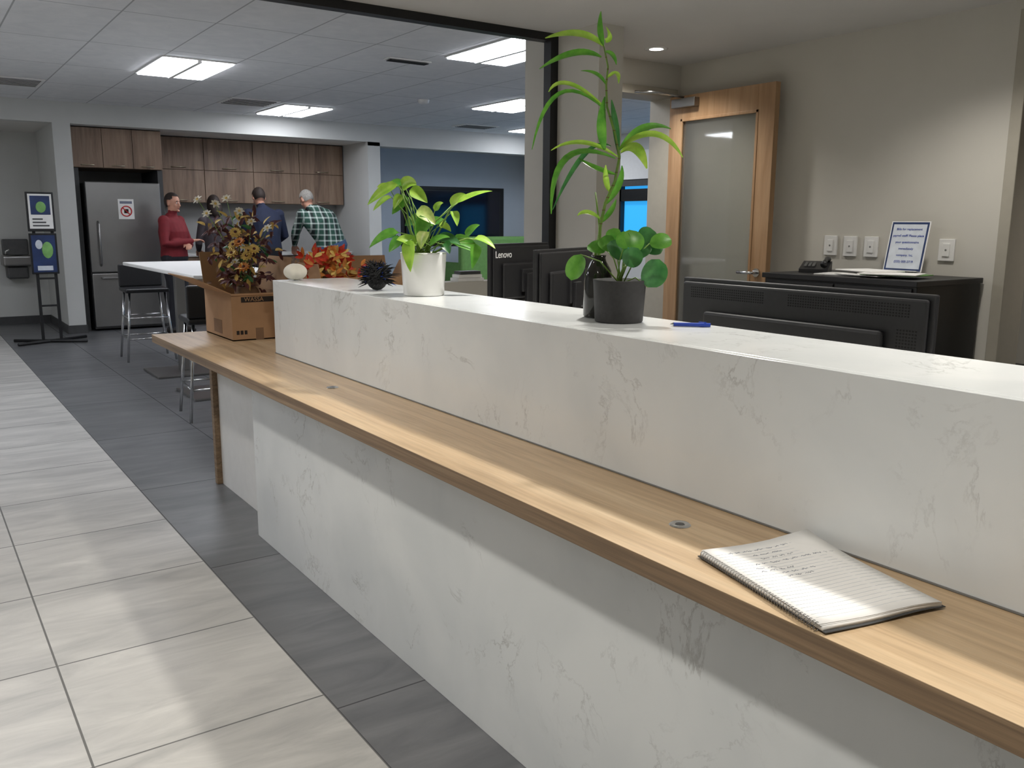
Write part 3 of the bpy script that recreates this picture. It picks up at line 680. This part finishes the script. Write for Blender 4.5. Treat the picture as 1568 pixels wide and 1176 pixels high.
stool(1.93,9.12,-.05+math.pi); stool(1.74,6.15,-.1); stool(2.72,7.3,1.57)
b=MB('meeting_table'); b.box((5.6,.4,.72),(6.6,2.2,.75),'oak',.004)
for x in(5.7,6.5):
    for y in(.5,2.1): b.box((x-.03,y-.03,0),(x+.03,y+.03,.72),'black')
b.build()
b=MB('meeting_chair'); b.box((5.35,2.4,.43),(5.8,2.85,.48),'blackpl',.02); b.box((5.35,2.82,.5),(5.8,2.86,.95),'blackpl',.02)
for x in(5.38,5.77):
    for y in(2.43,2.83): b.tube([(x,y,0),(x,y,.44)],.012,'chrome',6)
b.build()

# ------------------------------------------------------------------ people
def segdist(P,a,b):
    a=np.array(a);b=np.array(b); d=b-a; L=max(1e-9,(d@d)); t=np.clip(((P-a)@d)/L,0,1); return np.linalg.norm(P-(a+t[:,None]*d),axis=1)
def person(name,x,y,yaw,H,J,cl,hair,longhair=False,bk=1.0):
    J0=dict(pelvis=(0,0,.95),waist=(0,0,1.08),chest=(0,0,1.28),sh=(0,-.01,1.42),neck=(0,0,1.50),head=(0,.02,1.635),
      shR=(.175,-.01,1.41),elR=(.25,-.03,1.13),wrR=(.23,.15,.95),shL=(-.175,-.01,1.41),elL=(-.25,-.03,1.13),wrL=(-.23,.15,.95),
      hipR=(.09,0,.92),knR=(.10,.03,.50),anR=(.11,-.02,.08),hipL=(-.09,0,.92),knL=(-.10,.03,.50),anL=(-.11,-.02,.08),look=(0,1,-.1))
    J0.update(J); j={k:V(v) for k,v in J0.items()}
    look=j['look'].normalized(); b=MB('body'); segs=[]
    sc=H/1.75; b.T=Matrix.Translation((x,y,0))@Matrix.Rotation(yaw,4,'Z')@Matrix.Scale(sc,4); T=b.T
    def S(a,c_,r,m): segs.append((T@V(a),T@V(c_),r*sc,m))
    xa=j['shR']-j['shL']
    tr=[(.15,.105),(.172,.125),(.158,.118),(.185,.13),(.185,.105),(.15,.085),(.085,.07),(.058,.06)]
    tr=[(a*bk,c_*bk*(1.08 if bk>1 and i<4 else 1)) if i<5 else (a*(1+(bk-1)*.6),c_*(1+(bk-1)*.6)) for i,(a,c_) in enumerate(tr)]
    b.etube([j['pelvis']-V((0,0,.08)),j['pelvis'],j['waist'],j['chest'],j['sh']-V((0,0,.03)),j['sh']+V((0,0,.03)),(j['sh']+j['neck'])/2+V((0,0,.012)),j['neck']],tr,xa,'skin')
    S(j['pelvis']-V((0,0,.02)),j['pelvis']-V((0,0,.1)),.15,cl[1]); S(j['waist']-V((0,0,.06)),j['chest'],.15,cl[0]); S(j['chest'],j['sh'],.16,cl[0]); S(j['shR'],j['shL'],.06,cl[0])
    b.tube([j['neck']-V((0,0,.04)),j['head']-V((0,0,.04))],[.058,.055],'skin',14); S(j['neck']+V((0,0,.02)),j['head'],.055,'skin')
    ab=1+(bk-1)*.8
    for s_ in 'RL':
        sh,el,wr=j['sh'+s_],j['el'+s_],j['wr'+s_]
        b.ell(sh,(.066*ab,.062*ab,.066*ab),'skin'); b.tube([sh,(sh*.6+el*.4),el,el*.7+wr*.3,wr],[.06*ab,.056*ab,.048*ab,.047*ab,.032],'skin',14)
        S(sh,el,.055,cl[0]); S(el,el.lerp(wr,.9),.045,cl[0])
        hd=(wr-el).normalized(); inw=V((-1 if s_=='R' else 1,0,0)); pn=V((0,0,-1)) if abs(hd.z)<.8 else inw
        side=hd.cross(pn).normalized(); pn=side.cross(hd).normalized()*-1
        if pn.dot(V((0,0,-1)) if abs(hd.z)<.8 else inw)<0: pn=-pn
        if side.dot(inw)<0: side=-side
        b.etube([wr-hd*.02,wr+hd*.02,wr+hd*.06,wr+hd*.095],[(.028,.022),(.034,.018),(.042,.016),(.04,.013)],side,'skin',14)
        S(wr+hd*.02,wr+hd*.18,.03,'skin')
        for i,ln in enumerate((.072,.082,.076,.06)):
            o=wr+hd*.088+side*(.030-.020*i); k1=o+hd*ln*.5+pn*.010; k2=k1+(hd*.7+pn*.7)*ln*.32; k3=k2+(hd*.4+pn*.9)*ln*.28
            b.tube([o,k1,k2,k3],[.0095,.009,.0085,.007],'skin',8)
        o=wr+hd*.03+side*.03; b.tube([o,o+hd*.03+side*.025+pn*.008,o+hd*.06+side*.03+pn*.02],[.012,.0105,.009],'skin',8)
        S(o,o+hd*.06+side*.03,.02,'skin')
        hp,kn,an=j['hip'+s_],j['kn'+s_],j['an'+s_]
        b.tube([hp+V((0,0,.03)),hp.lerp(kn,.4),kn,kn.lerp(an,.3),an],[.098*ab,.088*ab,.066,.06,.046],'skin',16); S(hp,kn,.08,cl[1]); S(kn,an+V((0,0,.03)),.055,cl[1])
        b.etube([an+V((0,-.07,-.04)),an+V((0,0,-.03)),an+V((0,.1,-.048)),an+V((0,.18,-.055))],[(.034,.04),(.042,.052),(.048,.034),(.035,.022)],(1,0,0),'skin',14); S(an+V((0,-.06,-.05)),an+V((0,.18,-.06)),.04,'shoe')
    hz=look; hx=hz.cross(V((0,0,1))).normalized(); hu=hx.cross(hz).normalized()
    HR=Matrix((hx,hz,hu)).transposed(); h=j['head']
    def hp_(a): return h+HR@V(a)
    b.ell(hp_((0,-.008,.02)),(.076,.096,.098),'skin',20,14,R=HR); b.ell(hp_((0,.02,-.045)),(.058,.066,.072),'skin',16,12,R=HR)
    b.ell(hp_((0,.082,-.095)),(.022,.018,.018),'skin',10,8,R=HR)
    b.tube([hp_((0,.083,.015)),hp_((0,.103,-.02)),hp_((0,.108,-.032)),hp_((0,.085,-.04))],[.010,.012,.015,.011],'skin',8)
    for s_ in(-1,1):
        b.ell(hp_((s_*.077,-.005,-.012)),(.012,.02,.032),'skin',10,8,R=HR); b.ell(hp_((s_*.03,.08,.022)),(.022,.010,.008),'skin',10,8,R=HR); b.ell(hp_((s_*.038,.066,-.03)),(.022,.018,.02),'skin',10,8,R=HR)
    S(h,h,.13,'skin')
    me=bpy.data.meshes.new('tmp'); me.from_pydata(b.v,[],b.f); tmp=bpy.data.objects.new('tmp',me); scene.collection.objects.link(tmp)
    r=tmp.modifiers.new('r','REMESH'); r.mode='VOXEL'; r.voxel_size=.008; r.use_smooth_shade=True
    sm=tmp.modifiers.new('s','SMOOTH'); sm.factor=.5; sm.iterations=3
    dg=bpy.context.evaluated_depsgraph_get(); m2=bpy.data.meshes.new_from_object(tmp.evaluated_get(dg)); bpy.data.objects.remove(tmp)
    n=len(m2.polygons); C=np.empty(n*3); m2.polygons.foreach_get('center',C); C=C.reshape(-1,3)
    D=np.stack([segdist(C,a,c_)-rr for a,c_,rr,_ in segs]); best=D.argmin(0)
    names=sorted(set(s_[3] for s_ in segs)); m2.materials.clear()
    for k in names: m2.materials.append(M[k])
    lut=np.array([names.index(s_[3]) for s_ in segs]); m2.polygons.foreach_set('material_index',lut[best].astype(np.int32)); m2.polygons.foreach_set('use_smooth',[True]*n); m2.update()
    root=bpy.data.objects.new(name,None); scene.collection.objects.link(root); root.location=(x,y,0)
    body=bpy.data.objects.new('body',m2); scene.collection.objects.link(body); setparent(body,root)
    g=MB('hair_and_face'); g.T=T
    def keep(a,b_,c_):
        if c_>.62: return True
        if b_>.45: return False
        if b_>-.1: return c_>.1
        return c_>-.75 
    g.ell(hp_((0,-.010,.024)),(.084,.103,.104),hair,32,24,R=HR,keep=keep)
    g.ell(hp_((0,-.014,.028)),(.080,.099,.103),hair,32,24,R=HR,keep=keep)
    if longhair:
        g.ell(hp_((0,-.055,-.06)),(.088,.062,.14),hair,20,14,R=HR)
        for s_ in(-1,1): g.ell(hp_((s_*.072,-.01,-.05)),(.024,.05,.11),hair,14,12,R=HR)
    for s_ in(-1,1):
        g.ell(hp_((s_*.03,.0835,.002)),(.0125,.006,.007),'paper',10,8,R=HR); g.ell(hp_((s_*.03,.089,.002)),(.0055,.003,.0055),'eye',8,6,R=HR)
        g.tube([hp_((s_*.014,.093,.024)),hp_((s_*.032,.093,.028)),hp_((s_*.046,.084,.022))],.0035,hair,6)
    g.tube([hp_((-.022,.086,-.066)),hp_((0,.092,-.064)),hp_((.022,.086,-.066))],[.003,.0055,.003],'lips',6)
    g.build(parent=root)
    return root
person('man_in_navy_sweater',4.04,11.62,0,1.80,dict(chest=(0,.03,1.28),sh=(0,.05,1.41),neck=(0,.07,1.49),head=(-.03,.12,1.61),shR=(.20,.05,1.39),shL=(-.20,.05,1.39),
   elR=(.29,.10,1.12),wrR=(.16,.40,.99),elL=(-.25,.12,1.12),wrL=(-.12,.40,.99),look=(0,1,-.55)),('navy','dpants'),'hairb',bk=1.2)
person('man_in_plaid_shirt',4.94,11.52,.2,1.84,dict(waist=(-.03,.02,1.08),chest=(-.10,.08,1.26),sh=(-.15,.14,1.38),neck=(-.17,.18,1.45),head=(-.20,.26,1.56),shR=(.04,.12,1.36),shL=(-.34,.16,1.36),
   elR=(.18,.14,1.10),wrR=(.08,.40,.98),elL=(-.36,.3,1.13),wrL=(-.28,.46,.97),look=(-.1,1,-.7)),('plaid','denim'),'hairg',bk=1.24)
person('woman_in_grey_top',3.38,11.62,.1,1.66,dict(look=(0,1,-.3),elR=(.20,.05,1.12),wrR=(.12,.30,1.02),elL=(-.22,.05,1.12),wrL=(-.13,.30,1.02)),('greytop','dpants'),'hairb',True,bk=.95)
person('man_in_maroon_jacket',2.71,11.05,math.radians(-135),1.66,dict(elR=(.28,.05,1.13),wrR=(-.02,.25,1.17),elL=(-.28,.05,1.12),wrL=(.02,.22,1.11),look=(.1,1,-.05)),('maroon','dpants'),'hairb',bk=1.15)

# ------------------------------------------------------------------ world, camera
w=bpy.data.worlds.new('world'); scene.world=w; w.use_nodes=True
w.node_tree.nodes['Background'].inputs[0].default_value=(.5,.6,.75,1); w.node_tree.nodes['Background'].inputs[1].default_value=.3
cam=bpy.data.cameras.new('camera'); co=bpy.data.objects.new('camera',cam); scene.collection.objects.link(co)
cx=V((.8224,-.5688,.0056)).normalized(); cz=V((-.5603,-.8083,.1810)); cz=(cz-cx*cz.dot(cx)).normalized(); cy=cz.cross(cx)
co.matrix_world=Matrix(((cx.x,cy.x,cz.x,0),(cx.y,cy.y,cz.y,0),(cx.z,cy.z,cz.z,1.34),(0,0,0,1)))
cam.sensor_width=36; cam.lens=36*1340/1568; cam.clip_start=.05
scene.camera=co
scene.view_settings.view_transform='Standard'; scene.view_settings.exposure=0
print('DONE')
